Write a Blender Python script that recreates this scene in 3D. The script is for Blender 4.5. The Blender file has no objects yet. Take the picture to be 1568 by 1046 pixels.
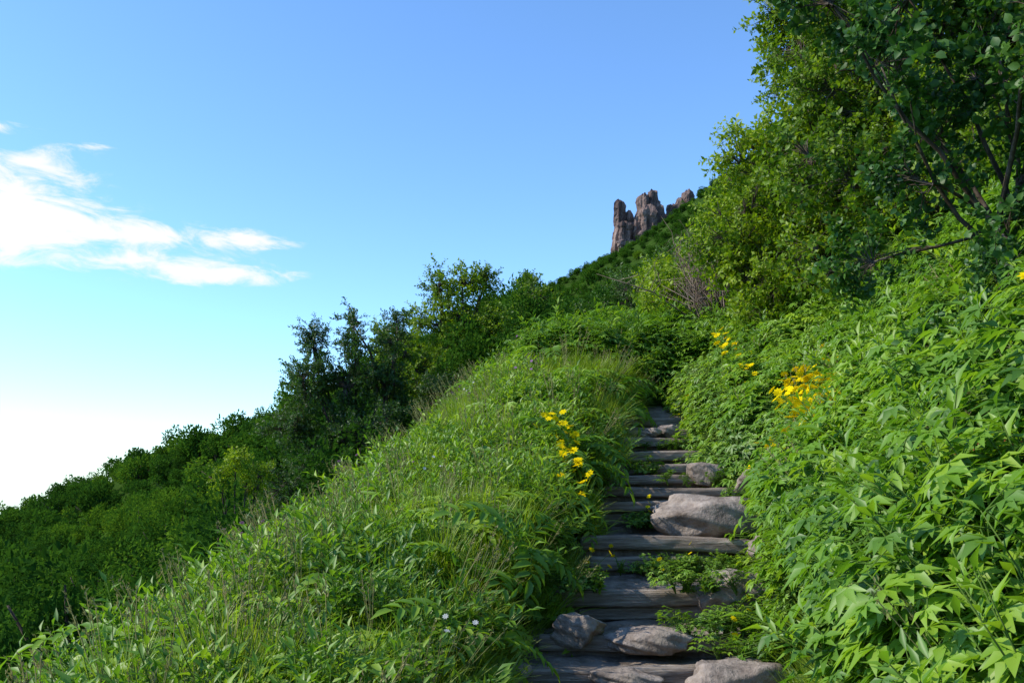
import bpy, math, random, bmesh
import numpy as np
from mathutils import Vector, Matrix
R = np.random.default_rng(7)
random.seed(7)
scene = bpy.context.scene
scene.view_settings.view_transform = 'Standard'
scene.view_settings.look = 'None'
scene.view_settings.exposure = 0

# ------------------------------------------------------------------ helpers
def link(o, parent=None):
    scene.collection.objects.link(o)
    if parent: o.parent = parent
    return o

class MB:
    """mesh accumulator"""
    def __init__(s,mats=None): s.v=[]; s.f=[]; s.m=[]; s.lv=[]; s.n=0; s.mats=mats
    def add(s, V, F, mat=0, lv=0.5):
        V=np.asarray(V,float)
        s.v.append(V)
        for f in F: s.f.append(tuple(int(i)+s.n for i in f)); s.m.append(mat)
        l=np.full(len(V),lv) if np.isscalar(lv) else np.asarray(lv,float)
        s.lv.append(l); s.n+=len(V)
    def merge(s,o,pos,rot,sc,dl=0.):
        V=np.concatenate(o.v)@rot.T*sc+pos; n0=s.n
        s.v.append(V); s.f.extend([tuple(i+n0 for i in f) for f in o.f]); s.m.extend(o.m)
        s.lv.append(np.clip(np.concatenate(o.lv)+dl,0,1)); s.n+=len(V)
    def mesh(s,name,mats=None,smooth=True):
        mats=mats or s.mats
        me=bpy.data.meshes.new(name)
        V=np.concatenate(s.v)
        me.from_pydata(V.tolist(),[],s.f)
        for m in mats: me.materials.append(m)
        me.polygons.foreach_set('material_index',s.m)
        me.polygons.foreach_set('use_smooth',[smooth]*len(s.f))
        a=me.attributes.new('lv','FLOAT','POINT'); a.data.foreach_set('value',np.concatenate(s.lv))
        me.update(); return me

LEAF_HI=(np.array([[0,0,0],[-.42,.28,.10],[0,.28,0],[.42,.28,.10],[-.40,.62,.06],[0,.62,-.03],[.40,.62,.06],[0,1,-.16]]),
         [(0,2,1),(0,3,2),(1,2,5,4),(2,3,6,5),(4,5,7),(5,6,7)])
LEAF_MD=(np.array([[0,0,0],[-.46,.4,.09],[.46,.4,.09],[0,.45,0],[0,1,-.14]]),[(0,3,1),(0,2,3),(1,3,4),(3,2,4)])
LEAF_LO=(np.array([[0,0,0],[-.5,.45,.1],[0,1,-.08],[.5,.45,.1]]),[(0,3,2),(0,2,1)])

def unit(a): return a/np.maximum(np.linalg.norm(a,axis=-1,keepdims=True),1e-9)
def leaves(mb,P,D,N,L,W,tpl=LEAF_HI,mat=0,lv=None):
    P=np.atleast_2d(P);D=unit(np.atleast_2d(D));N=np.atleast_2d(N)
    S=unit(np.cross(D,N)); N=np.cross(S,D)
    n=len(P); T,F=tpl; k=len(T)
    L=np.broadcast_to(L,(n,)); W=np.broadcast_to(W,(n,))
    V=P[:,None,:]+T[None,:,0,None]*W[:,None,None]*S[:,None,:]+T[None,:,1,None]*L[:,None,None]*D[:,None,:]+T[None,:,2,None]*L[:,None,None]*N[:,None,:]
    if lv is None: lv=R.random(n)
    fs=[]
    for i in range(n):
        o=i*k
        for f in F: fs.append([j+o for j in f])
    mb.add(V.reshape(-1,3),fs,mat,np.repeat(lv,k))

def tube(mb,pts,rad,sides=6,mat=1,lv=.5):
    pts=np.asarray(pts,float); n=len(pts)
    T=np.gradient(pts,axis=0); T=unit(T)
    ref=np.array([.31,.95,.05]) if abs(T[0][2])>.5 else np.array([0,0,1.])
    A=unit(np.cross(T,ref)); B=np.cross(T,A)
    ang=np.linspace(0,2*np.pi,sides,endpoint=False)
    V=pts[:,None,:]+(np.cos(ang)[None,:,None]*A[:,None,:]+np.sin(ang)[None,:,None]*B[:,None,:])*np.asarray(rad)[:,None,None]
    F=[]
    for i in range(n-1):
        for j in range(sides):
            j2=(j+1)%sides
            F.append((i*sides+j,i*sides+j2,(i+1)*sides+j2,(i+1)*sides+j))
    F.append(tuple(range((n-1)*sides,n*sides)))
    mb.add(V.reshape(-1,3),F,mat,lv)

def vn(x,y,s=1.0,seed=0):
    """smooth pseudo noise -1..1"""
    x=np.asarray(x)*s; y=np.asarray(y)*s
    return (np.sin(x*1.0+1.7*seed+np.sin(y*.9+seed))+np.sin(y*1.3-.6*x+2.3*seed)+np.sin(x*2.1+y*1.7+seed*.7)*.6+np.sin(-x*1.6+y*2.7+seed*3.1)*.5)/3.1

# ------------------------------------------------------------------ terrain
YS=np.array([1.,2,4,5,6,8,10,12,14,16,20,30,50,80,120,200,260,400,1000,4000])
def far(e30,e50,e80,e120,e200):
    z=[e30*30,e50*50,e80*80,e120*120,e200*200]
    zr=z[-1]
    return z+[zr-2,zr*.4-25,zr*.1-90,-260]
COL={
-.70:[-1.6,-1.7,-2.2,-2.7,-3.2,-4.0,-4.6,-5.1,-5.6,-6.1,-7.0]+far(-.30,-.25,-.20,-.15,-.10),
-.577:[-1.6,-1.6,-1.55,-1.85,-2.3,-3.1,-3.8,-4.3,-4.8,-5.3,-6.2]+far(-.27,-.22,-.17,-.125,-.077),
-.43:[-1.6,-1.6,-1.35,-1.22,-1.38,-2.2,-3.0,-3.6,-4.2,-4.6,-5.4]+far(-.22,-.17,-.11,-.06,-.014),
-.26:[-1.6,-1.6,-1.4,-1.22,-1.05,-.85,-1.3,-2.0,-2.6,-3.0,-3.8]+far(-.15,-.10,-.04,.01,.050),
-.135:[-1.6,-1.6,-1.4,-1.22,-1.0,-.6,-.22,-.3,-.8,-1.2,-1.8]+far(-.07,-.02,.03,.075,.109),
-.047:[-1.6,-1.6,-1.4,-1.22,-1.0,-.5,.05,.72,.85,.75,.5]+far(.02,.05,.085,.12,.145),
.012:[-1.6,-1.6,-1.4,-1.22,-1.0,-.45,.15,.85,1.5,1.7,1.9]+far(.08,.10,.125,.15,.173),
.07:[-1.6,-1.6,-1.4,-1.25,-1.05,-.45,.2,.9,1.55,1.9,2.4]+far(.11,.135,.155,.18,.208),
.122:[-1.6,-1.6,-1.45,-1.3,-1.1,-.5,.2,.85,1.4,1.9,2.7]+far(.13,.155,.18,.21,.243),
.166:[-1.6,-1.6,-1.45,-1.35,-1.15,-.6,.1,.7,1.2,1.8,2.8]+far(.145,.17,.20,.235,.268),
.203:[-1.6,-1.55,-1.4,-1.3,-1.15,-.6,.1,.8,1.4,2.0,3.1]+far(.165,.195,.225,.26,.294),
.284:[-1.6,-1.45,-1.25,-1.1,-.95,-.4,.3,1.1,1.9,2.7,4.0]+far(.21,.24,.27,.305,.345),
.38:[-1.55,-1.3,-.85,-.6,-.35,.2,1.0,1.8,2.6,3.4,5.0]+far(.27,.3,.33,.36,.40),
.577:[-1.4,-1.05,-.15,.35,.85,1.9,3.0,4.1,5.1,6.1,8.0]+far(.42,.44,.46,.47,.49),
.70:[-1.3,-.8,.3,.9,1.5,2.7,4.0,5.2,6.4,7.6,9.6]+far(.50,.51,.52,.53,.54),
}
ca=np.array(sorted(COL)); tab=np.array([COL[k] for k in sorted(COL)])
NA,NL=160,200
ga=np.linspace(-.70,.70,NA); gl=np.linspace(0,np.log(4000),NL)
t1=np.array([np.interp(gl,np.log(YS),row) for row in tab])
t2=np.array([np.interp(ga,ca,t1[:,j]) for j in range(NL)]).T
def blur(a,ax,it):
    for _ in range(it):
        p=np.pad(a,[(1,1) if i==ax else (0,0) for i in range(2)],mode='edge')
        a=(p[:-2,:]+2*p[1:-1,:]+p[2:,:])/4 if ax==0 else (p[:,:-2]+2*p[:,1:-1]+p[:,2:])/4
    return a
t2=blur(blur(t2,0,14),1,3)
def table(a,Y):
    i=np.clip((a+.70)/1.40*(NA-1),0,NA-1.001); j=np.clip(np.log(np.maximum(Y,1))/np.log(4000)*(NL-1),0,NL-1.001)
    i0=i.astype(int); j0=j.astype(int); fi=i-i0; fj=j-j0
    return (t2[i0,j0]*(1-fi)+t2[i0+1,j0]*fi)*(1-fj)+(t2[i0,j0+1]*(1-fi)+t2[i0+1,j0+1]*fi)*fj
# path
SY=np.array([5.83,6.26,7.0,8.06,9.06,9.46,9.86,10.3,10.8,11.4,11.9,12.5])
SXL=np.array([.08,.28,.42,.72,.96,1.08,1.15,1.27,1.38,1.52,1.65,1.80])
SXR=np.array([1.66,1.78,1.96,2.28,2.60,2.55,2.45,2.25,2.27,2.36,2.42,2.46])
SZ=-3.06+.3*SY
def path_l(Y): return np.interp(Y,np.r_[0,2,SY,14,16],np.r_[-1.0,-.8,SXL,2.2,2.7])
def path_r(Y): return np.interp(Y,np.r_[0,2,SY,14,16],np.r_[.2,.7,SXR,2.6,2.8])
def path_z(Y): return np.where(Y<5.6,-1.42-.03*(5.6-Y),-3.06+.3*Y)
def ground(x,y):
    x=np.asarray(x,float); y=np.asarray(y,float)
    th=np.arctan2(x,y); r=np.hypot(x,y)
    tc=np.clip(th,-.61,.61)
    z=table(np.tan(tc),r*np.cos(tc))
    w=np.clip((np.abs(th)-1.4)/1.6,0,1); w=w*w*(3-2*w)
    zo=table(np.tan(-tc),r*np.cos(tc))
    z=z*(1-w*.5)+zo*w*.5
    z=z+vn(x,y,1.3,1)*.06*np.clip(r/4,0,1)+vn(x,y,.09,2)*np.clip((r-25)/60,0,1)*2.2+vn(x,y,.03,5)*np.clip((r-60)/100,0,1)*2.2
    d=np.maximum(path_l(y)-.05-x, x-path_r(y)-.05)
    wl=np.clip(1-d/.40,0,1); wl=wl*wl*(3-2*wl)
    wl=wl*np.clip((14.5-y)/1.5,0,1)*np.clip((y+3)/2,0,1)
    zp=np.where(y<5.7,path_z(y)-.16,path_z(y)-.42)
    return z*(1-wl)+zp*wl

# ------------------------------------------------------------------ materials
def newmat(name):
    m=bpy.data.materials.new(name); m.use_nodes=True; nt=m.node_tree; nt.nodes.clear()
    out=nt.nodes.new('ShaderNodeOutputMaterial'); return m,nt,out
def ramp(nt,stops):
    r=nt.nodes.new('ShaderNodeValToRGB'); e=r.color_ramp.elements
    e[0].position=stops[0][0]; e[0].color=(*stops[0][1],1)
    e[1].position=stops[-1][0]; e[1].color=(*stops[-1][1],1)
    for p,c in stops[1:-1]:
        k=e.new(p); k.color=(*c,1)
    return r
def mth(nt,op,a,b=None,c=None,clamp=False):
    n=nt.nodes.new('ShaderNodeMath'); n.operation=op; n.use_clamp=clamp
    for i,v in enumerate((a,b,c)):
        if v is None: continue
        if isinstance(v,(int,float)): n.inputs[i].default_value=v
        else: nt.links.new(v,n.inputs[i])
    return n.outputs[0]
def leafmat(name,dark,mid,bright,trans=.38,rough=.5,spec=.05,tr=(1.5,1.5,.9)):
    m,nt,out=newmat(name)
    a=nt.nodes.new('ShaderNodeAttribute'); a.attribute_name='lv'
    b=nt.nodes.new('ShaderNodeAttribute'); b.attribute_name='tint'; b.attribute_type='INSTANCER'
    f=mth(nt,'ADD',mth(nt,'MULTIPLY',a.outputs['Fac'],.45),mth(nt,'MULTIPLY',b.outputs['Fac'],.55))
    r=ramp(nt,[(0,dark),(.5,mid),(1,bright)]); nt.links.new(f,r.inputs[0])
    p=nt.nodes.new('ShaderNodeBsdfDiffuse')
    nt.links.new(r.outputs[0],p.inputs['Color'])
    v=nt.nodes.new('ShaderNodeVectorMath'); v.operation='MULTIPLY'; nt.links.new(r.outputs[0],v.inputs[0]); v.inputs[1].default_value=tr
    t=nt.nodes.new('ShaderNodeBsdfTranslucent'); nt.links.new(v.outputs[0],t.inputs[0])
    mx=nt.nodes.new('ShaderNodeMixShader'); mx.inputs[0].default_value=trans
    nt.links.new(p.outputs[0],mx.inputs[1]); nt.links.new(t.outputs[0],mx.inputs[2])
    res=mx.outputs[0]
    if spec>0:
        g=nt.nodes.new('ShaderNodeBsdfGlossy'); g.inputs['Roughness'].default_value=rough; g.inputs['Color'].default_value=(1,1,1,1)
        m2=nt.nodes.new('ShaderNodeMixShader'); m2.inputs[0].default_value=spec
        nt.links.new(res,m2.inputs[1]); nt.links.new(g.outputs[0],m2.inputs[2]); res=m2.outputs[0]
    nt.links.new(res,out.inputs[0])
    return m
def rockmat(name,c1,c2,c3,scale=4,bump=.6,rough=.9,dist=.03,stretch=(1,1,1),moss=None):
    m,nt,out=newmat(name)
    tc=nt.nodes.new('ShaderNodeTexCoord'); mp=nt.nodes.new('ShaderNodeMapping'); mp.inputs['Scale'].default_value=stretch
    nt.links.new(tc.outputs['Object'],mp.inputs[0])
    n=nt.nodes.new('ShaderNodeTexNoise'); n.inputs['Scale'].default_value=scale; n.inputs['Detail'].default_value=7; n.inputs['Roughness'].default_value=.7
    nt.links.new(mp.outputs[0],n.inputs[0])
    r=ramp(nt,[(.3,c1),(.5,c2),(.7,c3)]); nt.links.new(n.outputs[0],r.inputs[0])
    col=r.outputs[0]
    n2=nt.nodes.new('ShaderNodeTexNoise'); n2.inputs['Scale'].default_value=scale*5; n2.inputs['Detail'].default_value=5; nt.links.new(mp.outputs[0],n2.inputs[0])
    if moss:
        n3=nt.nodes.new('ShaderNodeTexNoise'); n3.inputs['Scale'].default_value=2.3; n3.inputs['Detail'].default_value=5; nt.links.new(tc.outputs['Object'],n3.inputs[0])
        f=nt.nodes.new('ShaderNodeMapRange'); nt.links.new(n3.outputs[0],f.inputs[0]); f.inputs[1].default_value=.54; f.inputs[2].default_value=.70; f.inputs[4].default_value=.6
        mm=nt.nodes.new('ShaderNodeMix'); mm.data_type='RGBA'; nt.links.new(f.outputs[0],mm.inputs[0]); nt.links.new(col,mm.inputs[6]); mm.inputs[7].default_value=(*moss,1); col=mm.outputs[2]
    p=nt.nodes.new('ShaderNodeBsdfDiffuse')
    nt.links.new(col,p.inputs['Color'])
    s=mth(nt,'ADD',n.outputs[0],mth(nt,'MULTIPLY',n2.outputs[0],.5))
    b=nt.nodes.new('ShaderNodeBump'); b.inputs['Strength'].default_value=bump; b.inputs['Distance'].default_value=dist
    nt.links.new(s,b.inputs['Height']); nt.links.new(b.outputs[0],p.inputs['Normal']); nt.links.new(p.outputs[0],out.inputs[0])
    return m
M_ground=rockmat('ground_cover',(.015,.03,.006),(.03,.06,.01),(.045,.09,.014),scale=1.3,bump=.8,dist=.05)
M_dirt=rockmat('trail_dirt',(.10,.078,.06),(.22,.18,.148),(.36,.30,.26),scale=5,bump=.8,moss=(.10,.10,.05))
M_stone=rockmat('granite_stone',(.12,.095,.08),(.29,.24,.205),(.45,.385,.335),scale=6,bump=1,dist=.03,moss=(.17,.15,.11))
M_wood=rockmat('weathered_wood',(.11,.083,.063),(.30,.24,.195),(.54,.46,.385),scale=5,bump=1,dist=.025,stretch=(.3,5,6),moss=(.14,.12,.085))
M_pin=rockmat('cliff_rock',(.055,.036,.034),(.155,.108,.095),(.36,.255,.215),scale=.35,bump=1,dist=.6,stretch=(1,1,.5))
M_bark=rockmat('bark',(.035,.028,.022),(.09,.07,.055),(.2,.17,.14),scale=12,bump=.6,dist=.01,stretch=(1,1,.3))
M_twig=rockmat('dry_twig',(.10,.07,.055),(.2,.15,.12),(.3,.24,.2),scale=12,bump=.2,dist=.01)
L_grass=leafmat('grass_blades',(.08,.15,.010),(.22,.33,.018),(.38,.45,.045),trans=.42,spec=.03)
L_stalk=leafmat('seed_heads',(.12,.15,.06),(.22,.23,.09),(.32,.26,.15),trans=.2,spec=0)
L_herb=leafmat('herb_leaves',(.045,.13,.010),(.15,.295,.016),(.32,.45,.025),trans=.4,spec=.035)
L_shrub=leafmat('shrub_leaves',(.04,.10,.006),(.145,.25,.010),(.32,.42,.012),trans=.4,spec=.02)
L_alder=leafmat('alder_leaves',(.018,.06,.012),(.045,.13,.018),(.11,.22,.022),trans=.32,rough=.5,spec=.025)
L_dark=leafmat('tree_leaves',(.018,.055,.010),(.045,.11,.014),(.09,.18,.018),trans=.34,spec=.03)
L_far=leafmat('forest_leaves',(.016,.052,.010),(.052,.13,.014),(.17,.27,.018),trans=.3,spec=0)
M_stem=leafmat('green_stem',(.06,.12,.02),(.09,.16,.03),(.12,.16,.04),trans=.1,spec=0)
M_yel=leafmat('yellow_petals',(.85,.64,.005),(.88,.70,.008),(.9,.75,.01),trans=.3,spec=0,tr=(1,1,1))
M_white=leafmat('white_petals',(.6,.6,.55),(.7,.7,.65),(.8,.8,.75),trans=.3,spec=0,tr=(1,1,1))
M_purp=leafmat('purple_petals',(.3,.12,.3),(.38,.18,.38),(.45,.25,.45),trans=.3,spec=0,tr=(1,1,1))
M_sorrel=leafmat('sorrel_heads',(.25,.06,.03),(.32,.09,.04),(.38,.13,.05),trans=.2,spec=0,tr=(1,1,1))

# ------------------------------------------------------------------ ground sheet
th=np.r_[np.linspace(-math.pi,-.7,40,endpoint=False),np.linspace(-.7,.7,420,endpoint=False),np.linspace(.7,math.pi,40)]
rr=np.r_[np.linspace(.3,2,6,endpoint=False),np.exp(np.linspace(np.log(2),np.log(16),230,endpoint=False)),np.exp(np.linspace(np.log(16),np.log(4000),170))]
TH,RR=np.meshgrid(th,rr,indexing='ij')
X=RR*np.sin(TH); Y=RR*np.cos(TH); Z=ground(X,Y)
nt_,nr=X.shape
idx=np.arange(nt_*nr).reshape(nt_,nr)
F=np.stack([idx[:-1,:-1],idx[:-1,1:],idx[1:,1:],idx[1:,:-1]],-1).reshape(-1,4)[:, ::-1]
V=np.stack([X,Y,Z],-1).reshape(-1,3)
me=bpy.data.meshes.new('ground'); me.from_pydata(V.tolist(),[],F.tolist()); me.materials.append(M_ground)
me.polygons.foreach_set('use_smooth',[True]*len(F)); me.update()
link(bpy.data.objects.new('ground',me))

# ------------------------------------------------------------------ stairs
stairs=bpy.data.objects.new('trail_stairs',None); link(stairs)
def gridtop(name,x0a,x1a,x0b,x1b,y0,y1,z0,z1,depth,mat,amp=.02,nx=40,ny=16):
    u=np.linspace(0,1,nx); v=np.linspace(0,1,ny); U,Vv=np.meshgrid(u,v,indexing='ij')
    y=y0+(y1-y0)*Vv; x=(x0a+(x0b-x0a)*Vv)*(1-U)+(x1a+(x1b-x1a)*Vv)*U
    z=z0+(z1-z0)*Vv+vn(x,y,9,3)*amp+vn(x,y,23,4)*amp*.4
    mb=MB(); P=np.stack([x,y,z],-1)
    idx=np.arange(nx*ny).reshape(nx,ny); F=[]
    for i in range(nx-1):
        for j in range(ny-1): F.append((idx[i,j],idx[i+1,j],idx[i+1,j+1],idx[i,j+1]))
    mb.add(P.reshape(-1,3),F)
    fr=P[:,0,:]; lo=fr.copy(); lo[:,2]-=depth; lo[:,1]+=.02*vn(lo[:,0],lo[:,2],7)
    mb.add(np.r_[lo,fr],[(i,i+1,nx+i+1,nx+i) for i in range(nx-1)])
    for s in (0,-1):
        e=P[s]; l=e.copy(); l[:,2]-=depth
        mb.add(np.r_[l,e],[(i,i+1,ny+i+1,ny+i) for i in range(ny-1)])
    o=bpy.data.objects.new(name,mb.mesh(name,[mat])); link(o,stairs); return o
def beam(name,xa,xb,y,z_top,h,d,skew=0,tilt=0,mat=None,sag=0):
    """squared weathered timber with worn arrises, splits and dents"""
    n=90; k=20; mb=MB()
    s=np.linspace(0,1,n); ang=np.linspace(0,2*np.pi,k,endpoint=False)+.16
    sd=random.random()*50
    V=[]
    for i,t in enumerate(s):
        x=xa+(xb-xa)*t
        endr=1-.3*max(0,(abs(t-.5)-.488)/.012)
        for a in ang:
            c,sn=math.cos(a),math.sin(a)
            q=(abs(c)**7+abs(sn)**7)**(-1/7)
            w=1+.03*math.sin(x*5+sd+a*2)+.03*math.sin(x*17+sd*2+a*3)*math.sin(x*3+sd)+.018*math.sin(x*41+a*5+sd)+.03*math.sin(a*9+sd+x*.7)
            V.append([x,y+skew*(t-.5)+c*q*d/2*w*endr+.015*math.sin(x*2.2+sd),z_top-h/2+tilt*(t-.5)+sn*q*h/2*w*endr+.009*math.sin(x*3+sd)-sag*4*t*(1-t)])
    F=[]
    for i in range(n-1):
        for j in range(k):
            j2=(j+1)%k; F.append((i*k+j,(i+1)*k+j,(i+1)*k+j2,i*k+j2))
    F.append(tuple(range(k))); F.append(tuple(range((n-1)*k,n*k))[::-1])
    mb.add(V,F)
    o=bpy.data.objects.new(name,mb.mesh(name,[mat or M_wood])); link(o,stairs); return o
H=[.13,.11,.13,.13,.10,.10,.10,.11,.12,.12,.12,.14]
for i in range(len(SY)):
    y0=SY[i]; z0=SZ[i]; y1=SY[i+1] if i<len(SY)-1 else 14.2
    zr=.0 if i<len(SY)-1 else .4
    gridtop('tread_%d'%(i+1),SXL[i]-.22,SXR[i]+.15,path_l(y1)-.22,path_r(y1)+.15,y0+.03,y1+.08,z0-.045,z0-.03+zr,.6,M_dirt)
    beam('log_%d'%(i+1),SXL[i]-.1,SXR[i]+.1,y0,z0,H[i],.12,skew=[.1,-.05,.1,-.12,.05,.05,0,.06,-.04,.05,0,0][i],tilt=[-.02,.04,.03,-.04,.03,-.01,.02,0,.02,-.01,-.02,0][i])
beam('lower_board_1',SXL[3]-.02,SXR[3]-.25,SY[3]+.02,SZ[3]-.17,.13,.12,tilt=-.02)
beam('lower_board_2',SXL[2]+.1,SXR[2]-.1,SY[2]+.04,SZ[2]-.15,.10,.10)
beam('lower_board_3',SXL[4]-.05,SXR[4]-.6,SY[4]+.03,SZ[4]-.12,.14,.10)
gridtop('trail_floor',-.9,.95,.0,1.75,.4,5.85,-1.57,-1.43,.3,M_dirt,amp=.02,nx=60,ny=90)

def rock(name,c,s,rot=0,seed=0,mat=M_stone,parent=None,sub=5,rough=.16,flat=.45):
    bm=bmesh.new(); bmesh.ops.create_icosphere(bm,subdivisions=sub,radius=1)
    rg=np.random.default_rng(seed)
    pl=unit(rg.normal(size=(13,3))); dd=rg.uniform(.58,.92,13)
    pl[0]=[.05,.05,1]; pl=unit(pl); dd[0]=flat+.25
    for v in bm.verts:
        p=np.array(v.co)
        m=1.0
        for n_,d_ in zip(pl,dd):
            q=p@n_
            if q>1e-3: m=min(m,d_/q) if q>d_ else m
        p=p*m
        f=1+rough*.35*math.sin(p[0]*5+seed)*math.sin(p[1]*6+seed*2)+rough*.25*math.sin(p[2]*11+p[0]*7+seed)+rough*.12*math.sin(p[0]*23+p[1]*19+p[2]*17)
        v.co=Vector(p*f*np.array(s))
    me=bpy.data.meshes.new(name); bm.to_mesh(me); bm.free(); me.materials.append(mat)
    me.polygons.foreach_set('use_smooth',[True]*len(me.polygons))
    o=bpy.data.objects.new(name,me); o.location=c; o.rotation_euler=(0,0,rot); link(o,parent)
    return o
rocks=[((2.0,8.60,-.52),(.74,.42,.33),.1,3),((1.42,5.58,-1.42),(.36,.3,.27),.3,5),((1.80,6.98,-.98),(.38,.26,.22),.2,8),
 ((.72,5.70,-1.38),(.29,.17,.10),.1,11),((1.0,6.20,-1.21),(.34,.18,.12),-.1,13),((.46,6.28,-1.15),(.22,.18,.15),.3,17),
 ((2.12,9.75,-.10),(.22,.2,.19),0,19),((1.80,11.5,.43),(.14,.12,.09),0,23),((2.03,11.7,.46),(.17,.15,.13),0,29),((2.55,9.3,-.15),(.26,.25,.17),.4,31),
 ((1.60,12.1,.60),(.16,.12,.07),0,37),((2.25,7.6,-.72),(.22,.3,.16),0,41),((-.02,5.75,-1.35),(.16,.18,.12),.4,47)]
for k,(c,s,ro,sd) in enumerate(rocks):
    rock('boulder' if k==0 else 'stone',c,s,ro,sd)
rock('white_stone',(-2.02,8.2,-.55),(.16,.14,.13),.3,61)

# ------------------------------------------------------------------ pinnacles
def pinnacle(mb,x,y,zb,zt,w,seed,lean=0,top=.5):
    n=30;k=22; rg=np.random.default_rng(seed); ph=rg.uniform(0,6,8)
    V=[]
    for i in range(n):
        t=i/(n-1); z=zb+(zt-zb)*t
        r=w/2*(1.55-.75*t**.6)*(1 if t<.85 else math.sqrt(max(0.02,1-((t-.85)/.152)**2))*(1-top)+top*(1 if t<.97 else .5))
        r*=1+.14*math.sin(t*13+ph[0])+.08*math.sin(t*29+ph[1])
        for j in range(k):
            a=2*math.pi*j/k
            q=1+.2*math.sin(3*a+ph[2]+t*1.5)+.13*math.sin(5*a+ph[3]-t*3)+.09*math.sin(8*a+ph[4]+t*9)+.06*rg.normal()
            V.append([x+lean*t+math.cos(a)*r*q,y+math.sin(a)*r*q,z+.25*rg.normal()*(w/4)])
    F=[]
    for i in range(n-1):
        for j in range(k):
            j2=(j+1)%k; F.append((i*k+j,i*k+j2,(i+1)*k+j2,(i+1)*k+j))
    F.append(tuple(range((n-1)*k,n*k)))
    mb.add(V,F)
mb=MB()
for a in [(22.6,190,42,57.0,2.3,1,.3),(25.2,191,42,55.0,2.2,2,0),(23.9,189,42,52.0,3.2,12,0),(28.0,190,44,58.2,3.3,3,.3),(30.2,191,44,59.3,3.4,4,0),(31.6,190,44,56.0,2.6,5,0),(29,188.5,44,55.5,3.4,6,0),(26.6,190,42,52.5,3,7,0),
          (34.2,192,46,56.6,2.2,8,.3),(36.1,192,46,58.0,2.6,9,.3),(38.4,193,46,60,3.5,10,0),(33,191,44,54,3,14,0)]:
    pinnacle(mb,*a[:6],lean=a[6])
link(bpy.data.objects.new('rock_pinnacles',mb.mesh('rock_pinnacles',[M_pin],smooth=False)))

# ------------------------------------------------------------------ instancing
def libcoll(name,meshes):
    c=bpy.data.collections.new(name)
    for i,m in enumerate(meshes):
        if isinstance(m,MB): m=m.mesh(name)
        c.objects.link(bpy.data.objects.new('%s_src_%02d'%(name,i),m))
    return c
def gntree(coll):
    ng=bpy.data.node_groups.new('scatter_'+coll.name,'GeometryNodeTree')
    ng.interface.new_socket('Geometry',in_out='INPUT',socket_type='NodeSocketGeometry')
    ng.interface.new_socket('Geometry',in_out='OUTPUT',socket_type='NodeSocketGeometry')
    N=ng.nodes; L=ng.links
    gi=N.new('NodeGroupInput'); go=N.new('NodeGroupOutput')
    ci=N.new('GeometryNodeCollectionInfo'); ci.inputs['Collection'].default_value=coll
    ci.inputs['Separate Children'].default_value=True; ci.inputs['Reset Children'].default_value=True
    ip=N.new('GeometryNodeInstanceOnPoints'); ip.inputs['Pick Instance'].default_value=True
    def na(nm,t):
        n=N.new('GeometryNodeInputNamedAttribute'); n.data_type=t; n.inputs['Name'].default_value=nm
        return n.outputs[0]
    er=N.new('FunctionNodeEulerToRotation')
    L.new(gi.outputs[0],ip.inputs['Points']); L.new(ci.outputs[0],ip.inputs['Instance'])
    L.new(na('idx','INT'),ip.inputs['Instance Index']); L.new(na('rot','FLOAT_VECTOR'),er.inputs[0]); L.new(er.outputs[0],ip.inputs['Rotation'])
    L.new(na('scl','FLOAT_VECTOR'),ip.inputs['Scale']); L.new(ip.outputs[0],go.inputs[0])
    return ng
TREES={}
def scatter(name,coll,P,D,S,T,parent=None,idx=None):
    P=np.asarray(P,float); n=len(P)
    D=unit(np.asarray(D,float)); S=np.asarray(S,float)
    if S.ndim==1: S=np.repeat(S[:,None],3,1)
    A=unit(np.cross(D,R.normal(size=(n,3)))); B=np.cross(D,A)
    rot=np.stack([np.arctan2(B[:,2],D[:,2]),np.arcsin(np.clip(-A[:,2],-1,1)),np.arctan2(A[:,1],A[:,0])],-1)
    me=bpy.data.meshes.new(name); me.vertices.add(n); me.vertices.foreach_set('co',P.ravel())
    a=me.attributes.new('rot','FLOAT_VECTOR','POINT'); a.data.foreach_set('vector',rot.ravel())
    a=me.attributes.new('scl','FLOAT_VECTOR','POINT'); a.data.foreach_set('vector',S.ravel())
    a=me.attributes.new('tint','FLOAT','POINT'); a.data.foreach_set('value',np.clip(T,0,1))
    k=len(coll.objects)
    a=me.attributes.new('idx','INT','POINT'); a.data.foreach_set('value',(R.integers(0,k,n) if idx is None else idx).astype(np.int32))
    me.update()
    o=bpy.data.objects.new(name,me); link(o,parent)
    if coll.name not in TREES: TREES[coll.name]=gntree(coll)
    md=o.modifiers.new('scatter','NODES'); md.node_group=TREES[coll.name]
    return o

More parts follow.
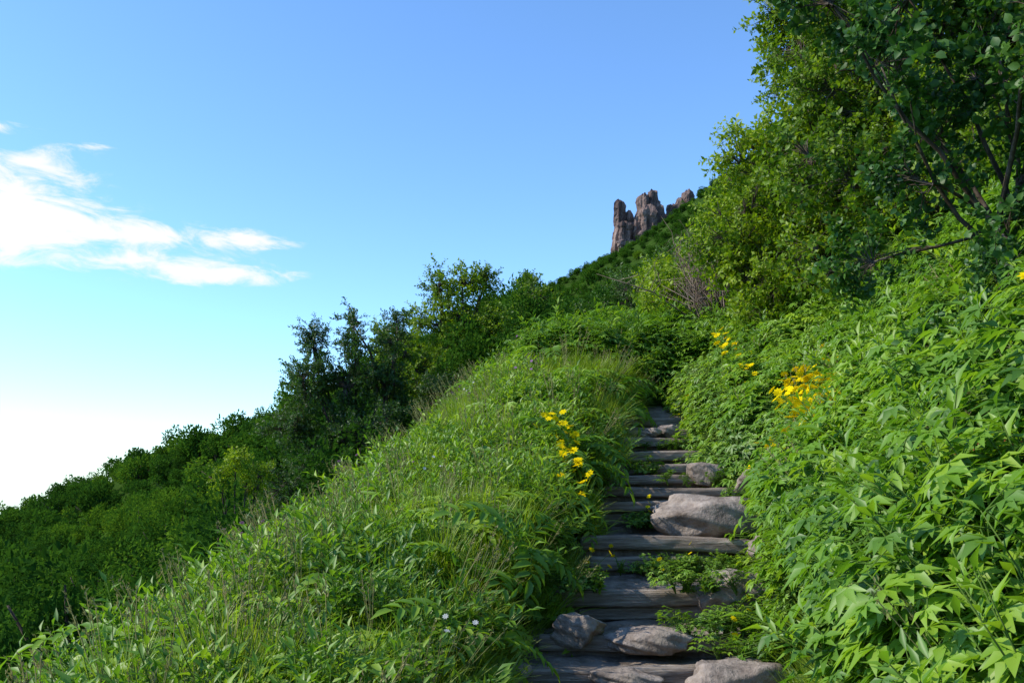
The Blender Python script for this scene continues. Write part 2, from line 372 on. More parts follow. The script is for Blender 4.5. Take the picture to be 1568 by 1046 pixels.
# ---- source meshes
def rz(a):
    c,s=math.cos(a),math.sin(a); return np.array([[c,-s,0],[s,c,0],[0,0,1.]])
def patch(seed,src,n,rad,smin=.75,smax=1.15):
    """several plants grown together in one patch"""
    rg=np.random.default_rng(seed); o=MB(src[0].mats)
    for i in range(n):
        a=rg.uniform(0,6.28); r=rad*math.sqrt((i+.5)/n)
        o.merge(src[rg.integers(len(src))],np.array([math.cos(a)*r,math.sin(a)*r,0]),rz(rg.uniform(0,6.28)),rg.uniform(smin,smax),rg.normal(0,.16))
    return o
def grass_tuft(nb=34,h=.5,seed=0,w=.010,stalks=0):
    mb=MB([L_grass,L_stalk]); rg=np.random.default_rng(seed)
    for b in range(nb):
        a=rg.uniform(0,6.28); r0=rg.uniform(0,.07); L=h*rg.uniform(.55,1.1); lean=rg.uniform(.1,.95)
        base=np.array([math.cos(a)*r0,math.sin(a)*r0,-.03]); d=np.array([math.cos(a),math.sin(a),0]); sd=np.array([-d[1],d[0],0])
        V=[];ww=w*rg.uniform(.7,1.5)
        for t in (0,.4,.75,1):
            p=base+d*L*lean*t*t*.8+np.array([0,0,1])*L*(t-.38*lean*t*t)
            q=ww*(1-t**2*.95)/2*1.0
            V+= [p-sd*q,p+sd*q]
        mb.add(V,[(2*i,2*i+1,2*i+3,2*i+2) for i in range(3)],0,rg.random())
    for b in range(stalks):
        a=rg.uniform(0,6.28); L=h*rg.uniform(1.0,1.35); le=rg.uniform(0,.25)
        pts=[[math.cos(a)*le*L*t*t,math.sin(a)*le*L*t*t,L*t] for t in (0,.5,1)]
        tube(mb,pts,[.002]*3,3,1,.3)
        tip=np.array(pts[-1]); m=10
        P=tip+np.c_[rg.normal(0,.006,m),rg.normal(0,.006,m),rg.uniform(-.07,.02,m)]
        leaves(mb,P,np.c_[rg.normal(0,.5,m),rg.normal(0,.5,m),np.ones(m)],rg.normal(size=(m,3)),.026,.009,LEAF_LO,1)
    return mb
def herb_palm(seed,h=.45,stems=4,L=.10,wr=.42):
    """stems carrying palmate leaves with 5-7 leaflets"""
    mb=MB([L_herb,M_stem]); rg=np.random.default_rng(seed)
    for s in range(stems):
        a=rg.uniform(0,6.28); hh=h*rg.uniform(.55,1.1); le=rg.uniform(.1,.5)
        d=np.array([math.cos(a),math.sin(a),0])
        pts=[d*le*hh*t**1.6+np.array([0,0,hh*t]) for t in (0,.5,1)]
        tube(mb,pts,[.004,.003,.002],3,1,.4)
        for t,sc in ((1,.85),(.82,1.1),(.6,1.15)):
            p0=d*le*hh*t**1.6+np.array([0,0,hh*t])
            for k in range(2):
                a2=rg.uniform(0,6.28); pe=rg.uniform(.03,.10)*sc
                dd=np.array([math.cos(a2),math.sin(a2),.35]); c=p0+dd*pe
                tube(mb,[p0,c],[.0018]*2,3,1,.4)
                m=rg.integers(5,7); an=np.linspace(-1.35,1.35,m)+a2
                up=np.array([.3*math.cos(a2),.3*math.sin(a2),1])+rg.normal(0,.28,3)
                D=np.c_[np.cos(an),np.sin(an),np.full(m,-.05)+rg.normal(0,.14,m)]
                ll=L*sc*rg.uniform(.75,1.15)*(1-.28*np.abs(np.linspace(-1,1,m)))
                leaves(mb,np.repeat(c[None],m,0),D,np.repeat(up[None],m,0),ll,ll*wr,LEAF_MD,0,np.full(m,rg.random()))
    return mb
def herb_lance(seed,h=.5,stems=4,L=.12,flower=None,wr=.28,nl=9,nf=3,fs=1.0):
    mb=MB([L_herb,M_stem]+([flower] if flower else [])); rg=np.random.default_rng(seed)
    for s in range(stems):
        a=rg.uniform(0,6.28); hh=h*rg.uniform(.6,1.1); le=rg.uniform(.05,.4)
        d=np.array([math.cos(a),math.sin(a),0])
        f=lambda t:d*le*hh*t**1.6+np.array([0,0,hh*t])
        tube(mb,[f(0),f(.5),f(1)],[.004,.003,.002],3,1,.4)
        m=nl; t=np.linspace(.2,1,m); P=np.array([f(q) for q in t]); an=np.arange(m)*2.4+a
        D=np.c_[np.cos(an),np.sin(an),.25+.9*t**2+rg.normal(0,.12,m)]
        ll=L*rg.uniform(.8,1.2,m)*(1.1-.45*t)
        leaves(mb,P,D,np.tile([0,0,1.],(m,1))+rg.normal(0,.15,(m,3)),ll,ll*wr,LEAF_MD,0)
        if flower is not None:
            for q in range(nf):
                c=f(1)+rg.normal(0,.03,3)*fs+[0,0,.05]; tube(mb,[f(1),c],[.0018,.0015],3,1,.4)
                fn=unit(np.array([rg.normal(-.2,.4),rg.normal(-.5,.3),.8]))
                e1=unit(np.cross(fn,[0,1,.3])); e2=np.cross(fn,e1)
                m=8; an=np.linspace(0,6.28,m,endpoint=False)
                D=np.cos(an)[:,None]*e1+np.sin(an)[:,None]*e2+fn*.2
                leaves(mb,np.repeat(c[None],m,0),D,np.tile(fn,(m,1)),.022*fs,.014*fs,LEAF_LO,2)
    return mb
def pinnate(seed,n=5,L=.55,lw=.13):
    """rosette of long arching compound leaves"""
    mb=MB([L_herb,M_stem]); rg=np.random.default_rng(seed)
    for s in range(n):
        a=s*6.28/n+rg.uniform(-.4,.4); LL=L*rg.uniform(.7,1.15); d=np.array([math.cos(a),math.sin(a),0])
        f=lambda t:d*LL*(.25*t+.6*t*t)+np.array([0,0,LL*(1.05*t-.62*t*t*t)])
        tube(mb,[f(t) for t in np.linspace(0,1,6)],[.005,.0045,.004,.003,.002,.001],4,1,.4)
        sd=np.array([-d[1],d[0],0])
        for t in np.linspace(.38,.95,7):
            p=f(t); q=lw*rg.uniform(.85,1.15)*(1.15-.7*abs(t-.55))
            fw=unit(f(min(1,t+.05))-p)
            for sg in (-1,1):
                leaves(mb,p,(sd*sg+fw*.75)[None]+rg.normal(0,.06,(1,3)),np.array([[0,0,1.]])+d*.2,q,q*.38,LEAF_HI,0)
        leaves(mb,f(1),(f(1)-f(.93))[None],np.array([[0,0,1.]]),lw,lw*.4)
    return mb
def sprig(seed,mat,L=.34,nl=12,ll=.085,wr=.68,bark=M_bark,tpl=LEAF_MD):
    mb=MB([mat,bark]); rg=np.random.default_rng(seed)
    c=rg.normal(0,.12,2)
    f=lambda t:np.array([c[0]*t*t,c[1]*t*t,L*t])
    tube(mb,[f(0),f(.5),f(1)],[.0045,.003,.001],3,1,.5)
    for sub in range(3):
        t0=rg.uniform(.15,.7); a=rg.uniform(0,6.28); e=f(t0)+np.array([math.cos(a),math.sin(a),.7])*L*.3
        tube(mb,[f(t0),e],[.0025,.001],3,1,.5)
        m=4; t=np.linspace(.3,1,m); P=f(t0)+(e-f(t0))*t[:,None]
        D=unit(e-f(t0))*.6+rg.normal(0,.6,(m,3)); l=ll*rg.uniform(.7,1.15,m)
        leaves(mb,P,D,np.c_[rg.normal(0,.45,m),rg.normal(0,.45,m),np.ones(m)],l,l*wr,tpl)
    t=np.linspace(.1,1,nl); P=np.array([f(q) for q in t]); an=np.arange(nl)*2.4
    D=np.c_[np.cos(an),np.sin(an),.2+.8*t]; l=ll*rg.uniform(.7,1.15,nl)
    leaves(mb,P,D,np.c_[rg.normal(0,.5,nl),rg.normal(0,.5,nl),np.ones(nl)],l,l*wr,tpl)
    return mb
def bough(seed,src,n=12,rad=.30):
    """a bough: many sprigs radiating from a common limb, about 0.6 m"""
    rg=np.random.default_rng(seed); o=MB(src[0].mats)
    for i in range(n):
        u=unit(rg.normal(size=3)+np.array([0,0,.6])); p=u*rad*rg.uniform(.1,1.0)+[0,0,.08]
        d=unit(u+rg.normal(0,.35,3)+[0,0,.25]); a=unit(np.cross(d,rg.normal(size=3))); b=np.cross(d,a)
        o.merge(src[rg.integers(len(src))],p,np.stack([a,b,d],1),rg.uniform(.75,1.1),rg.normal(0,.14))
        tube(o,[[0,0,-.1],p*.6,p],[.007,.005,.0035],4,1,.5)
    return o
def crown(seed,nleaf,ls,mat,lob=9,trunk=True,flat=.8,sp=.42):
    """whole small tree/shrub of unit radius, base at z=0"""
    mb=MB([mat,M_bark]); rg=np.random.default_rng(seed)
    C=rg.normal(size=(lob,3))*[sp,sp,.28]+[0,0,.85]; rad=rg.uniform(.24,.48,lob); C[0]=[0,0,.8]; rad[0]=.55
    C[:,2]=np.clip(C[:,2],.35,1.5)
    if trunk:
        for c in C[:7]:
            m=np.array([c[0]*.3,c[1]*.3,c[2]*.5])
            tube(mb,[[0,0,-.3],[0,0,.05],m,c],[.05,.04,.03,.012],5,1,.5)
    w=rad**2; w/=w.sum(); k=rg.choice(lob,nleaf,p=w)
    u=unit(rg.normal(size=(nleaf,3))); rr_=rad[k]*(1-.5*rg.random(nleaf)**2)*(1+.16*np.sin(u[:,0]*7+k)*np.sin(u[:,2]*6+k))
    P=C[k]+u*rr_[:,None]*[1,1,flat]
    ok=P[:,2]>.03; P=P[ok];u=u[ok];k=k[ok]; n=len(P)
    lb=rg.random(lob)
    leaves(mb,P,u+rg.normal(0,.6,(n,3)),rg.normal(0,.5,(n,3))+[0,0,1]+u*.6,ls*rg.uniform(.6,1.3,n),ls*.65,LEAF_LO,0,.35*lb[k]+.65*rg.random(n))
    return mb

g1=[grass_tuft(30,.46,i,.010,0) for i in range(4)]; g2=[grass_tuft(24,.50,9,.011,3)]
ln=[herb_lance(40+i,h=.42,L=.115,wr=.32,stems=5) for i in range(3)]
pm=[herb_palm(i) for i in range(4)]
C_grass=libcoll('grass_lib',[patch(i,g1,5,.20) for i in range(3)]+[patch(8,g1+g2,5,.2)])
C_tuft=libcoll('tuft_lib',g1[:3])
C_herb=libcoll('herb_lib',[patch(20+i,pm,6,.24) for i in range(4)]+[patch(30+j,[herb_lance(20+i+3*j,L=.13,h=.55) for i in range(2)],5,.2) for j in range(2)])
C_big=libcoll('bigherb_lib',[patch(120+i,[herb_palm(130+j,h=.50,L=.12,wr=.46,stems=3) for j in range(3)],3,.18) for i in range(3)])
C_lance=libcoll('lance_lib',[patch(50+i,ln,5,.2) for i in range(3)])
C_pin=libcoll('pinnate_lib',[pinnate(60+i) for i in range(3)])
C_yel=libcoll('yellow_lib',[herb_lance(70+i,h=.55,L=.08,flower=M_yel,nf=3,fs=2.3,stems=3) for i in range(3)])
C_low=libcoll('lowweed_lib',[herb_palm(95,h=.14,stems=7,L=.035),herb_lance(80,h=.13,L=.04,stems=7,wr=.45),herb_lance(81,h=.14,L=.04,stems=8,wr=.4),herb_palm(96,h=.10,stems=8,L=.03)])
C_lowy=libcoll('lowflower_lib',[herb_lance(82,h=.2,L=.04,stems=2,flower=M_yel,nf=1,fs=1.2)])
C_white=libcoll('white_lib',[herb_lance(90,h=.45,L=.08,flower=M_white,nf=1),herb_lance(91,h=.5,L=.08,flower=M_purp,nf=1)])
C_sprY=libcoll('sprigY_lib',[bough(i,[sprig(j,L_shrub) for j in range(3)]) for i in range(4)])
C_sprA=libcoll('sprigA_lib',[bough(10+i,[sprig(10+j,L_alder,L=.36,nl=11,ll=.105,wr=.78,tpl=LEAF_HI) for j in range(3)],n=9,rad=.34) for i in range(4)])
C_sprD=libcoll('sprigD_lib',[bough(20+i,[sprig(20+j,L_dark,L=.32,nl=14,ll=.082,wr=.5) for j in range(3)]) for i in range(3)])
C_crown=libcoll('crown_lib',[crown(i,1300,.15,L_far,lob=8,flat=1,sp=.36) for i in range(5)])
C_crown2=libcoll('crown2_lib',[crown(30+i,3600,.09,L_far,lob=11,flat=1) for i in range(4)])

# ------------------------------------------------------------------ meadow + bank
CA=np.array([-.70,-.577,-.43,-.26,-.135,-.047,.012,.07,.2,.3,.6]); CY=np.array([3.3,4,5.3,8,10.5,12.8,14.8,17,19,19,19])
def crestY(a): return np.interp(a,CA,CY)
def sample(n,x0,x1,y0,y1,keep):
    x=R.uniform(x0,x1,n); y=R.uniform(y0,y1,n); k=keep(x,y); return x[k],y[k]
mead=lambda x,y:(x<path_l(y)-.22)&(y<crestY(x/y)+1.6)&(x/y>-.72)&(np.hypot(x,y)>2.2)
bank=lambda x,y:(x>path_r(y)+np.where(y<7.5,.42,.52))&(x/y<.75)&(np.hypot(x,y)>2.0)&(y<19)
behind=lambda x,y:(y>14.2)&(x/y>.02)&(x/y<.4)&(y<21)
def up(n,s=.2): return np.c_[R.normal(0,s,n),R.normal(0,s,n),np.ones(n)]
def put(name,coll,x,y,smin,smax,tn=0,tb=.5,parent=None,lean=.12,dz=0,tilt=.6,ta=.36):
    z=ground(x,y)+dz; n=len(x); h=.15
    gx=(ground(x+h,y)-ground(x-h,y))/(2*h); gy=(ground(x,y+h)-ground(x,y-h))/(2*h)
    D=up(n,lean)+np.c_[-np.clip(gx,-1,1)*tilt,-np.clip(gy,-1,1)*tilt,np.zeros(n)]
    s=R.uniform(smin,smax,n)*(1+.22*vn(x,y,1.9,tn+3))
    T=tb+ta*vn(x,y,1.1,tn)+R.normal(0,.18,n)
    return scatter(name,coll,np.c_[x,y,z],D,s,T)
x,y=sample(5200,-7,3,2,18,mead)
put('meadow_grass',C_grass,x,y,.55,1.25,3,.6)
x,y=sample(4200,-7,3,2,18,lambda x,y:mead(x,y)&(vn(x,y,1.0,9)+R.normal(0,.35,len(x))>-.05))
put('meadow_herbs',C_lance,x,y,.65,1.3,4,.5)
x,y=sample(800,-6,2,3,16,mead)
put('meadow_broadleaf_plants',C_pin,x,y,.6,1.2,5,.55)
x,y=sample(60,-6,2,3,16,mead)
put('meadow_wildflowers',C_white,x,y,.8,1.1,5,.5)
x,y=sample(7600,.5,13,1.6,19,lambda x,y:bank(x,y)&~((y>7.2)&(y<9.8)&(x<path_r(y)+1.05))&(R.random(len(x))<np.clip(1.35-.055*y,.5,1)))
put('bank_herbs',C_herb,x,y,.6,1.3,6,.48)
x,y=sample(1500,.5,5,1.6,7.5,lambda x,y:bank(x,y)&(R.random(len(x))<.3))
put('bank_broad_herbs',C_big,x,y,.7,1.15,8,.5)
x,y=sample(1500,.5,10,1.6,19,bank)
put('bank_grass',C_grass,x,y,.5,1.1,6,.55)
x,y=sample(700,.5,9,2.5,16,bank)
put('bank_broadleaf_plants',C_pin,x,y,.6,1.1,7,.45)
x,y=sample(1500,.2,8,14,21,behind)
put('upper_slope_herbs',C_herb,x,y,.9,1.6,7,.5)
fy=R.uniform(7.3,9.4,64); fx=path_r(fy)+R.uniform(.12,.62,64)
fx=np.r_[fx,R.normal(2.75,.2,6),R.uniform(1.8,5,10),R.normal(.5,.14,9)]; fy=np.r_[fy,R.normal(11.5,.8,6),R.uniform(4,12,10),R.normal(8.4,.35,9)]
k=(fx>path_r(fy)+.05)|(fx<path_l(fy)-.12)
put('yellow_wildflowers',C_yel,fx[k],fy[k],.7,1.1,2,.5,tilt=.1)
x,y=sample(1500,1.5,4,7.1,9.9,lambda x,y:(x>path_r(y)+.2)&(x<path_r(y)+1.15))
put('bank_low_herbs',C_herb,x[:150],y[:150],.35,.6,6,.6)
tt=R.uniform(5.5,14,620); xx=path_r(tt)+.10+np.abs(R.normal(0,.28,620))
put('trail_edge_weeds',C_low,xx,tt,1.4,2.8,2,.55,lean=.25)
wx=[];wy=[];wz=[]
for (cx,cy,cz,sx,n) in [(1.75,7.9,-.96,.32,36),(2.1,7.85,-.96,.12,14),(1.5,6.15,-1.18,.2,14),(1.50,6.85,-.98,.18,14),(.55,6.9,-.98,.10,12),(2.3,8.9,-.36,.2,12),(1.3,8.9,-.62,.1,14),(2.3,9.6,-.2,.2,12),(1.6,5.78,-1.31,.1,7),(1.2,7.85,-.96,.12,9),(1.5,10.2,-.1,.2,10),(2.0,11.3,.2,.15,9)]:
    wx+=list(R.normal(cx,sx,n)); wy+=list(R.normal(cy,.05,n)); wz+=[cz]*n
n=len(wx)
scatter('stair_weeds',C_low,np.c_[wx,wy,wz],up(n,.3),R.uniform(.7,1.4,n),.5+R.normal(0,.2,n))
k=R.choice(n,16,replace=False)
scatter('stair_buttercups',C_lowy,np.c_[wx,wy,wz][k],up(16,.3),R.uniform(.8,1.2,16),np.full(16,.5))
t=R.uniform(2.2,13,700); left=R.random(700)<.55; x=np.where(left,path_l(t)-.06-np.abs(R.normal(0,.12,700)),path_r(t)+.12+np.abs(R.normal(0,.12,700)))
put('trail_edge_grass',C_tuft,x,t,.35,.8,2,.5,lean=.35,dz=.02)

# ------------------------------------------------------------------ trees
def tree(name,base,blobs,coll,dens=300,ss=(.8,1.15),tint=.5,r0=.09,seed=0,stems=1):
    dens=dens/9
    rg=np.random.default_rng(seed)
    base=np.array(base,float); base[2]=float(ground(base[0],base[1]))-.1
    mb=MB(); P=[];D=[];T=[]
    bl=np.array(blobs,float)
    def limb(a,b,ra,rb,n=7,wob=.06):
        a=np.array(a);b=np.array(b); L=np.linalg.norm(b-a); t=np.linspace(0,1,n)
        pts=a+(b-a)*t[:,None]; off=rg.normal(0,wob*L,3)
        pts=pts+np.sin(np.pi*t)[:,None]*off+rg.normal(0,.012*L,(n,3))*np.sin(np.pi*t)[:,None]
        pts[:,2]+=np.sin(np.pi*t)*L*.06
        tube(mb,pts,np.linspace(ra,rb,n),6,0,.5); return pts
    for s in range(stems):
        sel=bl[s::stems]
        c=sel[:,:3].mean(0); b0=base+np.r_[rg.normal(0,.12,2),0]*(stems>1)
        fork=b0+(c-b0)*.5
        tr=limb(b0,fork,r0,r0*.65)
        for q in sel:
            e=q[:3]; st=tr[rg.integers(3,7)]
            lp=limb(st,e,r0*.5,r0*.16)
            m=max(3,int(round(dens*q[3]**2))); u=unit(rg.normal(size=(m,3)))
            rad=(q[3]-.18)*(.45+.55*rg.random(m)**.5)*(1+.22*np.sin(u[:,0]*5+e[0]*9)+.18*np.sin(u[:,2]*7+u[:,1]*4+e[2]*7))
            pp=e+u*rad[:,None]*[1,1,.92]-u*.08
            P.append(pp); D.append(u+[0,0,.45]+rg.normal(0,.35,(m,3)))
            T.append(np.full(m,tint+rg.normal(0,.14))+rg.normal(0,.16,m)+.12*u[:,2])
            for w in range(0,m,2):
                limb(lp[rg.integers(3,7)],pp[w],r0*.13,.005,5,.08)
    o=bpy.data.objects.new(name,mb.mesh(name+'_wood',[M_bark])); link(o)
    P=np.concatenate(P);D=np.concatenate(D);T=np.concatenate(T)
    S=rg.uniform(*ss,len(P))
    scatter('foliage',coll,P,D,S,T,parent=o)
    return o
tree('broadleaf_tree',(-2.5,14.2,0),[(-3.2,14,1.3,.5),(-3.45,14,.6,.5),(-3.15,14.2,1.85,.25),(-3.2,14.2,2.1,.2),(-2.65,14,1.3,.42),(-2.5,14,1.9,.3),(-2.5,14,2.2,.21),(-2.05,14.2,1.35,.45),(-1.9,14.3,2.0,.3),(-1.85,14.3,2.3,.21),(-3.0,14,.1,.6),(-2.3,14,.5,.7),(-1.75,14.4,.7,.5),(-3.5,14.3,-.3,.6),(-2.7,14.3,-.5,.7),(-1.9,14.5,0,.6),(-1.2,15,1.2,.45)],C_sprD,dens=560,tint=.42,r0=.07,seed=3,stems=3,ss=(.5,.8))
tree('broadleaf_tree',(-1.6,16.2,0),[(-2.0,16,2.1,.4),(-1.55,16,1.7,.5),(-2.2,16,1.4,.5),(-1.4,16,1.0,.55),(-1.0,16,1.6,.5),(-2.3,16.2,2.35,.25)],C_sprY,dens=300,tint=.3,r0=.06,seed=23,stems=2,ss=(.55,.85))
tree('birch_tree',(-.9,17.2,0),[(-1.4,17,3.4,.38),(-.95,17,3.5,.32),(-.5,17,3.5,.4),(-1.55,17,2.75,.42),(-1.0,17,2.9,.5),(-.35,17,2.7,.45),(-1.15,17,2.2,.6),(-.4,17,2.0,.65),(-1.9,17.5,2.4,.33),(-1.7,17,1.6,.6),(-.9,17,1.4,.6),(.2,17.3,2.2,.5)],C_sprY,dens=380,tint=.55,ss=(.5,.85),r0=.07,seed=5,stems=2)
tree('ridge_shrub',(.4,22,0),[(.1,22,3.6,.5),(.6,22,4.3,.5),(.3,22,3.3,.8),(1.0,22,3.7,.6),(1.7,22.5,3.4,.6),(-.2,21,2.7,.7)],C_sprY,dens=240,tint=.25,ss=(.7,1.0),r0=.06,seed=6,stems=3)
tree('ridge_shrub',(2.6,24,0),[(2.2,24,4.0,.7),(3.0,24,4.4,.8),(3.8,23.5,4.9,.8),(3.3,22,4.0,.8),(4.2,22,4.9,.9)],C_sprD,dens=240,tint=.8,ss=(.8,1.1),r0=.06,seed=16,stems=3)
tree('mountain_ash_sapling',(-3.75,12.4,0),[(-3.85,12.4,.1,.24),(-3.5,12.4,-.12,.24),(-4.1,12.4,-.2,.26),(-3.7,12.5,-.3,.22)],C_sprY,dens=700,tint=.9,ss=(.35,.5),r0=.045,seed=9)
tree('alder_shrub',(4.6,13.2,0),[(4.7,13,5.6,1.1),(3.75,13.2,4.4,.85),(3.45,13.3,3.5,.8),(3.75,13,2.8,.75),(4.9,13,4.4,1.2),(4.9,13,3.2,1.2),(4.3,13,6.6,.8),(5.6,13,6.8,1.3),(6.3,13,5.4,1.2)],C_sprY,dens=280,tint=.72,seed=11,stems=4,r0=.08,ss=(.7,1.1))
tree('alder_shrub',(5.2,10.5,0),[(4.1,10.4,2.3,.75),(5.1,10,2.9,1.0),(4.1,10.6,3.4,.8),(5.4,10.5,4.1,1.1),(4.2,11,4.9,.9),(5.8,11,5.3,1.2),(4.3,11,6.1,.9),(5.5,11,6.6,1.1),(4.0,11.4,4.1,.7)],C_sprY,dens=250,tint=.36,seed=12,stems=4,r0=.07,ss=(.7,1.1))
tree('alder_shrub',(7.2,11.5,0),[(6.4,11,3.8,1.1),(7.2,11.5,5.4,1.3),(6.5,11,6.8,1.2),(8,12,6.8,1.5)],C_sprA,dens=180,tint=.5,seed=13,stems=2,r0=.1,ss=(.9,1.3))
tree('alder_shrub',(4.5,16.5,0),[(3.2,16.5,3.0,.7),(3.9,16.5,3.6,.9),(4.6,16,4.4,1.0),(3.0,17.5,3.5,.8)],C_sprY,dens=230,tint=.7,seed=14,stems=3,r0=.06)
tree('alder_tree',(3.95,6.6,0),[(2.15,6,3.15,.33),(2.5,6,2.7,.38),(2.75,6.2,3.3,.45),(3.3,6,2.75,.45),(2.85,6.1,1.95,.38),(3.4,6.0,1.5,.5),(3.6,5.7,2.2,.5),(2.65,6.5,1.5,.33),(3.1,5.6,1.05,.4),(3.4,5.3,.8,.45),(3.2,6.0,3.6,.45),(3.7,5.6,3.0,.45),(3.05,6.4,2.4,.4),(2.85,5.6,.75,.3),(3.4,5.0,1.5,.35),(3.3,5.2,2.3,.35),(3.0,5.0,2.6,.3)],C_sprA,dens=200,tint=.5,seed=15,stems=4,r0=.04,ss=(.5,.75))

mb=MB(); rg=np.random.default_rng(4)
b=np.array([3.6,15.2,2.2])
for i in range(60):
    e=b+np.array([rg.normal(-.35,.45),rg.normal(0,.3),rg.uniform(.7,1.7)]); p=b+rg.normal(0,.12,3)
    m=(p+e)/2+rg.normal(0,.12,3); tube(mb,[p,m,e],[.018,.011,.004],4,0)
    for k in range(4):
        s=m+(e-m)*rg.random(); tube(mb,[s,s+rg.normal(0,.1,3)+[0,0,.12],s+rg.normal(0,.2,3)+[0,0,.25]],[.007,.005,.002],3,0)
link(bpy.data.objects.new('dead_shrub',mb.mesh('dead_shrub',[M_twig])))
mb=MB(); rg=np.random.default_rng(8)
for i in range(10):
    bx=1.72+rg.normal(0,.08); by=3.1+rg.normal(0,.08); bz=float(ground(bx,by)); hh=rg.uniform(.58,.72)
    tp=np.array([bx+rg.normal(0,.06),by,bz+hh]); b0=np.array([bx,by,bz]); tube(mb,[b0,(b0+tp)/2,tp],[.003,.0025,.0015],4,1)
    m=60; q=rg.uniform(.55,1,m); P=b0+(tp-b0)*q[:,None]+rg.normal(0,.010,(m,3))
    leaves(mb,P,rg.normal(size=(m,3)),rg.normal(size=(m,3)),.010,.009,LEAF_LO,0)
link(bpy.data.objects.new('sorrel_plant',mb.mesh('sorrel_plant',[M_sorrel,M_stem])))

# ------------------------------------------------------------------ valley shrubs + hillside forest
def poisson(n,x0,x1,y0,y1,keep,dmin):
    x,y=sample(n,x0,x1,y0,y1,keep)
    out=[];cell={}
    for a,b in zip(x,y):
        d=dmin(a,b); c=(int(a//4),int(b//4)); ok=True
        for i in (-1,0,1):
            for j in (-1,0,1):
                for (p,q) in cell.get((c[0]+i,c[1]+j),()):
                    if (p-a)**2+(q-b)**2<d*d: ok=False;break
                if not ok:break
            if not ok:break
        if ok: out.append((a,b)); cell.setdefault(c,[]).append((a,b))
    return np.array(out)
q=poisson(9000,-26,30,5,38,lambda x,y:(y>crestY(x/y)+2.4)&(np.abs(x/y)<.75)&~((x/y>0)&(y<20)&(x/y<.24)),lambda a,b:.85 if b<16 else 1.5)
x,y=q[:,0],q[:,1]; n=len(q)
s=np.where(y<16,R.uniform(.5,.9,n),R.uniform(.8,1.9,n))
s=np.where(x/y>-.1,np.minimum(s,1.0),s)
T=.32+.42*vn(x,y,.35,3)+R.normal(0,.28,n)
scatter('valley_shrubs',C_crown2,np.c_[x,y,ground(x,y)-.1],up(n,.12),np.c_[s,s,s*R.uniform(.8,1.4,n)],T)
q=poisson(40000,-180,190,36,240,lambda x,y:(np.abs(x/y)<.74),lambda a,b:3.3)
x,y=q[:,0],q[:,1]; n=len(q)
s=(1.1+2.7*R.random(n)**1.8)*np.where((x/y>.02),.45,1)*np.where((x/y>.08)&(x/y<.24)&(y>140),.6,1)*np.where(vn(x,y,.08,7)>.25,.6,1)
T=.30+.32*vn(x,y,.07,3)+R.normal(0,.3,n)+.22*np.clip((110-y)/60,0,1)*(x<0)
zs=s*R.uniform(.8,1.4,n); nr_=y<80; fr_=~nr_
cap=np.where(nr_,np.minimum(s,2.1),s)
Pf=np.c_[x,y,ground(x,y)-.3]; Uf=up(n,.08)
scatter('hillside_forest',C_crown,Pf[fr_],Uf[fr_],np.c_[cap,cap,zs][fr_],T[fr_])
scatter('lower_slope_forest',C_crown2,Pf[nr_],Uf[nr_],np.c_[cap,cap,np.minimum(zs,2.6)][nr_],T[nr_])
q=poisson(14000,0,75,60,212,lambda x,y:(x/y>.01)&(x/y<.36),lambda a,b:1.7)
x,y=q[:,0],q[:,1]; n=len(q); s=R.uniform(.45,1.15,n)
scatter('ridge_scrub',C_crown,np.c_[x,y,ground(x,y)-.2],up(n,.08),np.c_[s,s,s*R.uniform(.7,1.1,n)],.36+.32*vn(x,y,.12,4)+R.normal(0,.18,n))

# ------------------------------------------------------------------ light
az=math.radians(93); el=math.radians(39)
sv=Vector((-math.sin(az)*math.cos(el),math.cos(az)*math.cos(el),math.sin(el)))
ld=bpy.data.lights.new('sun','SUN'); ld.energy=5; ld.angle=math.radians(.5); ld.color=(1,.93,.79)
lo=bpy.data.objects.new('sun',ld); lo.rotation_euler=sv.to_track_quat('Z','Y').to_euler(); lo.location=(-20,10,30); link(lo)
w=bpy.data.worlds.new('World'); scene.world=w; w.use_nodes=True; nt=w.node_tree; nt.nodes.clear()
out=nt.nodes.new('ShaderNodeOutputWorld'); bg=nt.nodes.new('ShaderNodeBackground'); bg.inputs[1].default_value=.134
sk=nt.nodes.new('ShaderNodeTexSky'); sk.sky_type='NISHITA'; sk.sun_disc=False; sk.sun_elevation=el; sk.sun_rotation=-az; sk.altitude=800; sk.air_density=1.0; sk.dust_density=.35
gm=nt.nodes.new('ShaderNodeVectorMath'); gm.operation='MULTIPLY'; nt.links.new(sk.outputs[0],gm.inputs[0]); gm.inputs[1].default_value=(1.26,1.74,2.22)
tc=nt.nodes.new('ShaderNodeTexCoord'); sp=nt.nodes.new('ShaderNodeSeparateXYZ'); nt.links.new(tc.outputs['Generated'],sp.inputs[0])
yy=mth(nt,'MAXIMUM',sp.outputs[1],.08); u=mth(nt,'DIVIDE',sp.outputs[0],yy); v=mth(nt,'DIVIDE',sp.outputs[2],yy)
v2=mth(nt,'ADD',v,mth(nt,'MULTIPLY',u,.18))
cb=nt.nodes.new('ShaderNodeCombineXYZ'); nt.links.new(mth(nt,'MULTIPLY',u,15),cb.inputs[0]); nt.links.new(mth(nt,'MULTIPLY',v2,42),cb.inputs[1])
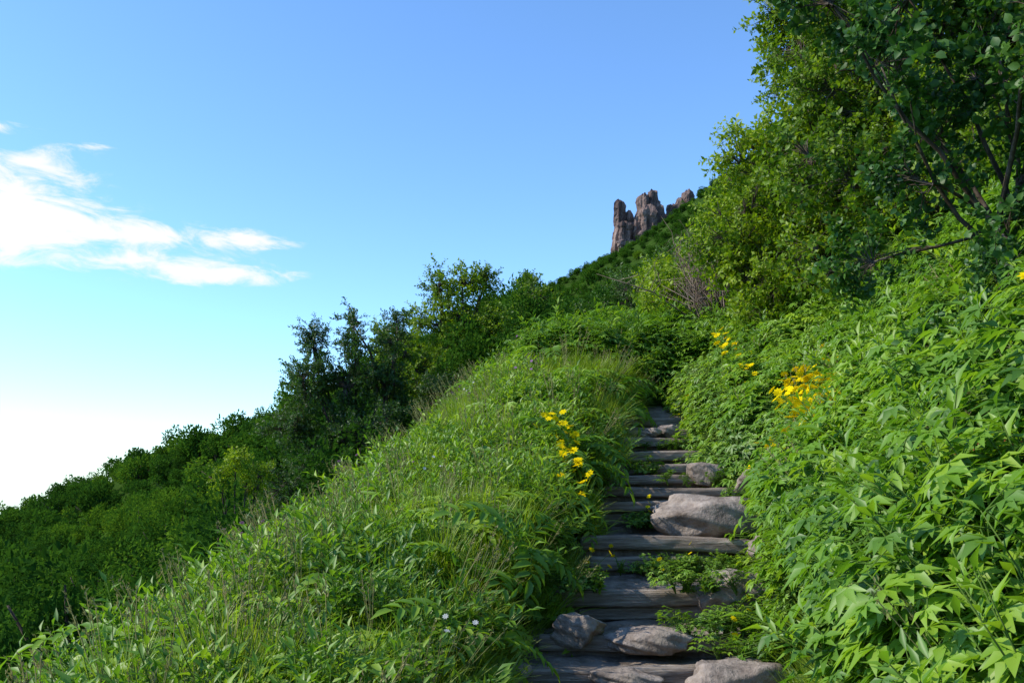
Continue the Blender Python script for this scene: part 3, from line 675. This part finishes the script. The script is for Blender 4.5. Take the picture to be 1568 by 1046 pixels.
no=nt.nodes.new('ShaderNodeTexNoise'); no.inputs['Scale'].default_value=1.0; no.inputs['Detail'].default_value=7; no.inputs['Roughness'].default_value=.64; no.inputs['Distortion'].default_value=.6
nt.links.new(cb.outputs[0],no.inputs[0])
tot=None
for (u0,v0,su,sv_,amp) in [(-.57,.292,.10,.05,1.35),(-.50,.262,.08,.022,.7),(-.40,.262,.07,.012,.75),(-.30,.255,.08,.011,.8),(-.40,.230,.10,.011,.85),(-.33,.215,.09,.011,1.0),(-.57,.385,.035,.009,.8),(-.54,.345,.04,.010,.6),(-.48,.36,.03,.006,.5),(-.5,.055,.1,.012,.35)]:
    a=mth(nt,'POWER',mth(nt,'ABSOLUTE',mth(nt,'DIVIDE',mth(nt,'SUBTRACT',u,u0),su)),2.0)
    b=mth(nt,'POWER',mth(nt,'ABSOLUTE',mth(nt,'DIVIDE',mth(nt,'SUBTRACT',v,v0),sv_)),2.0)
    g=mth(nt,'MULTIPLY',mth(nt,'EXPONENT',mth(nt,'MULTIPLY',mth(nt,'ADD',a,b),-1)),amp)
    tot=g if tot is None else mth(nt,'ADD',tot,g)
dn=mth(nt,'ADD',tot,mth(nt,'MULTIPLY',mth(nt,'SUBTRACT',no.outputs[0],.47),3.8))
dn=mth(nt,'MULTIPLY',dn,mth(nt,'MULTIPLY',tot,3,clamp=True))
mr=nt.nodes.new('ShaderNodeMapRange'); mr.interpolation_type='SMOOTHSTEP'; nt.links.new(dn,mr.inputs[0]); mr.inputs[1].default_value=.2; mr.inputs[2].default_value=1.4
mx=nt.nodes.new('ShaderNodeMix'); mx.data_type='RGBA'; nt.links.new(mr.outputs[0],mx.inputs[0]); nt.links.new(gm.outputs[0],mx.inputs[6]); mx.inputs[7].default_value=(7.6,7.7,7.9,1)
nt.links.new(mx.outputs[2],bg.inputs[0]); nt.links.new(bg.outputs[0],out.inputs[0])

cam=bpy.data.cameras.new('camera'); cam.lens=31.18; cam.sensor_width=36; cam.shift_y=.122; cam.clip_start=.05; cam.clip_end=9000
co=bpy.data.objects.new('camera',cam); co.rotation_euler=(math.radians(90),0,0); co.location=(0,0,0); link(co); scene.camera=co
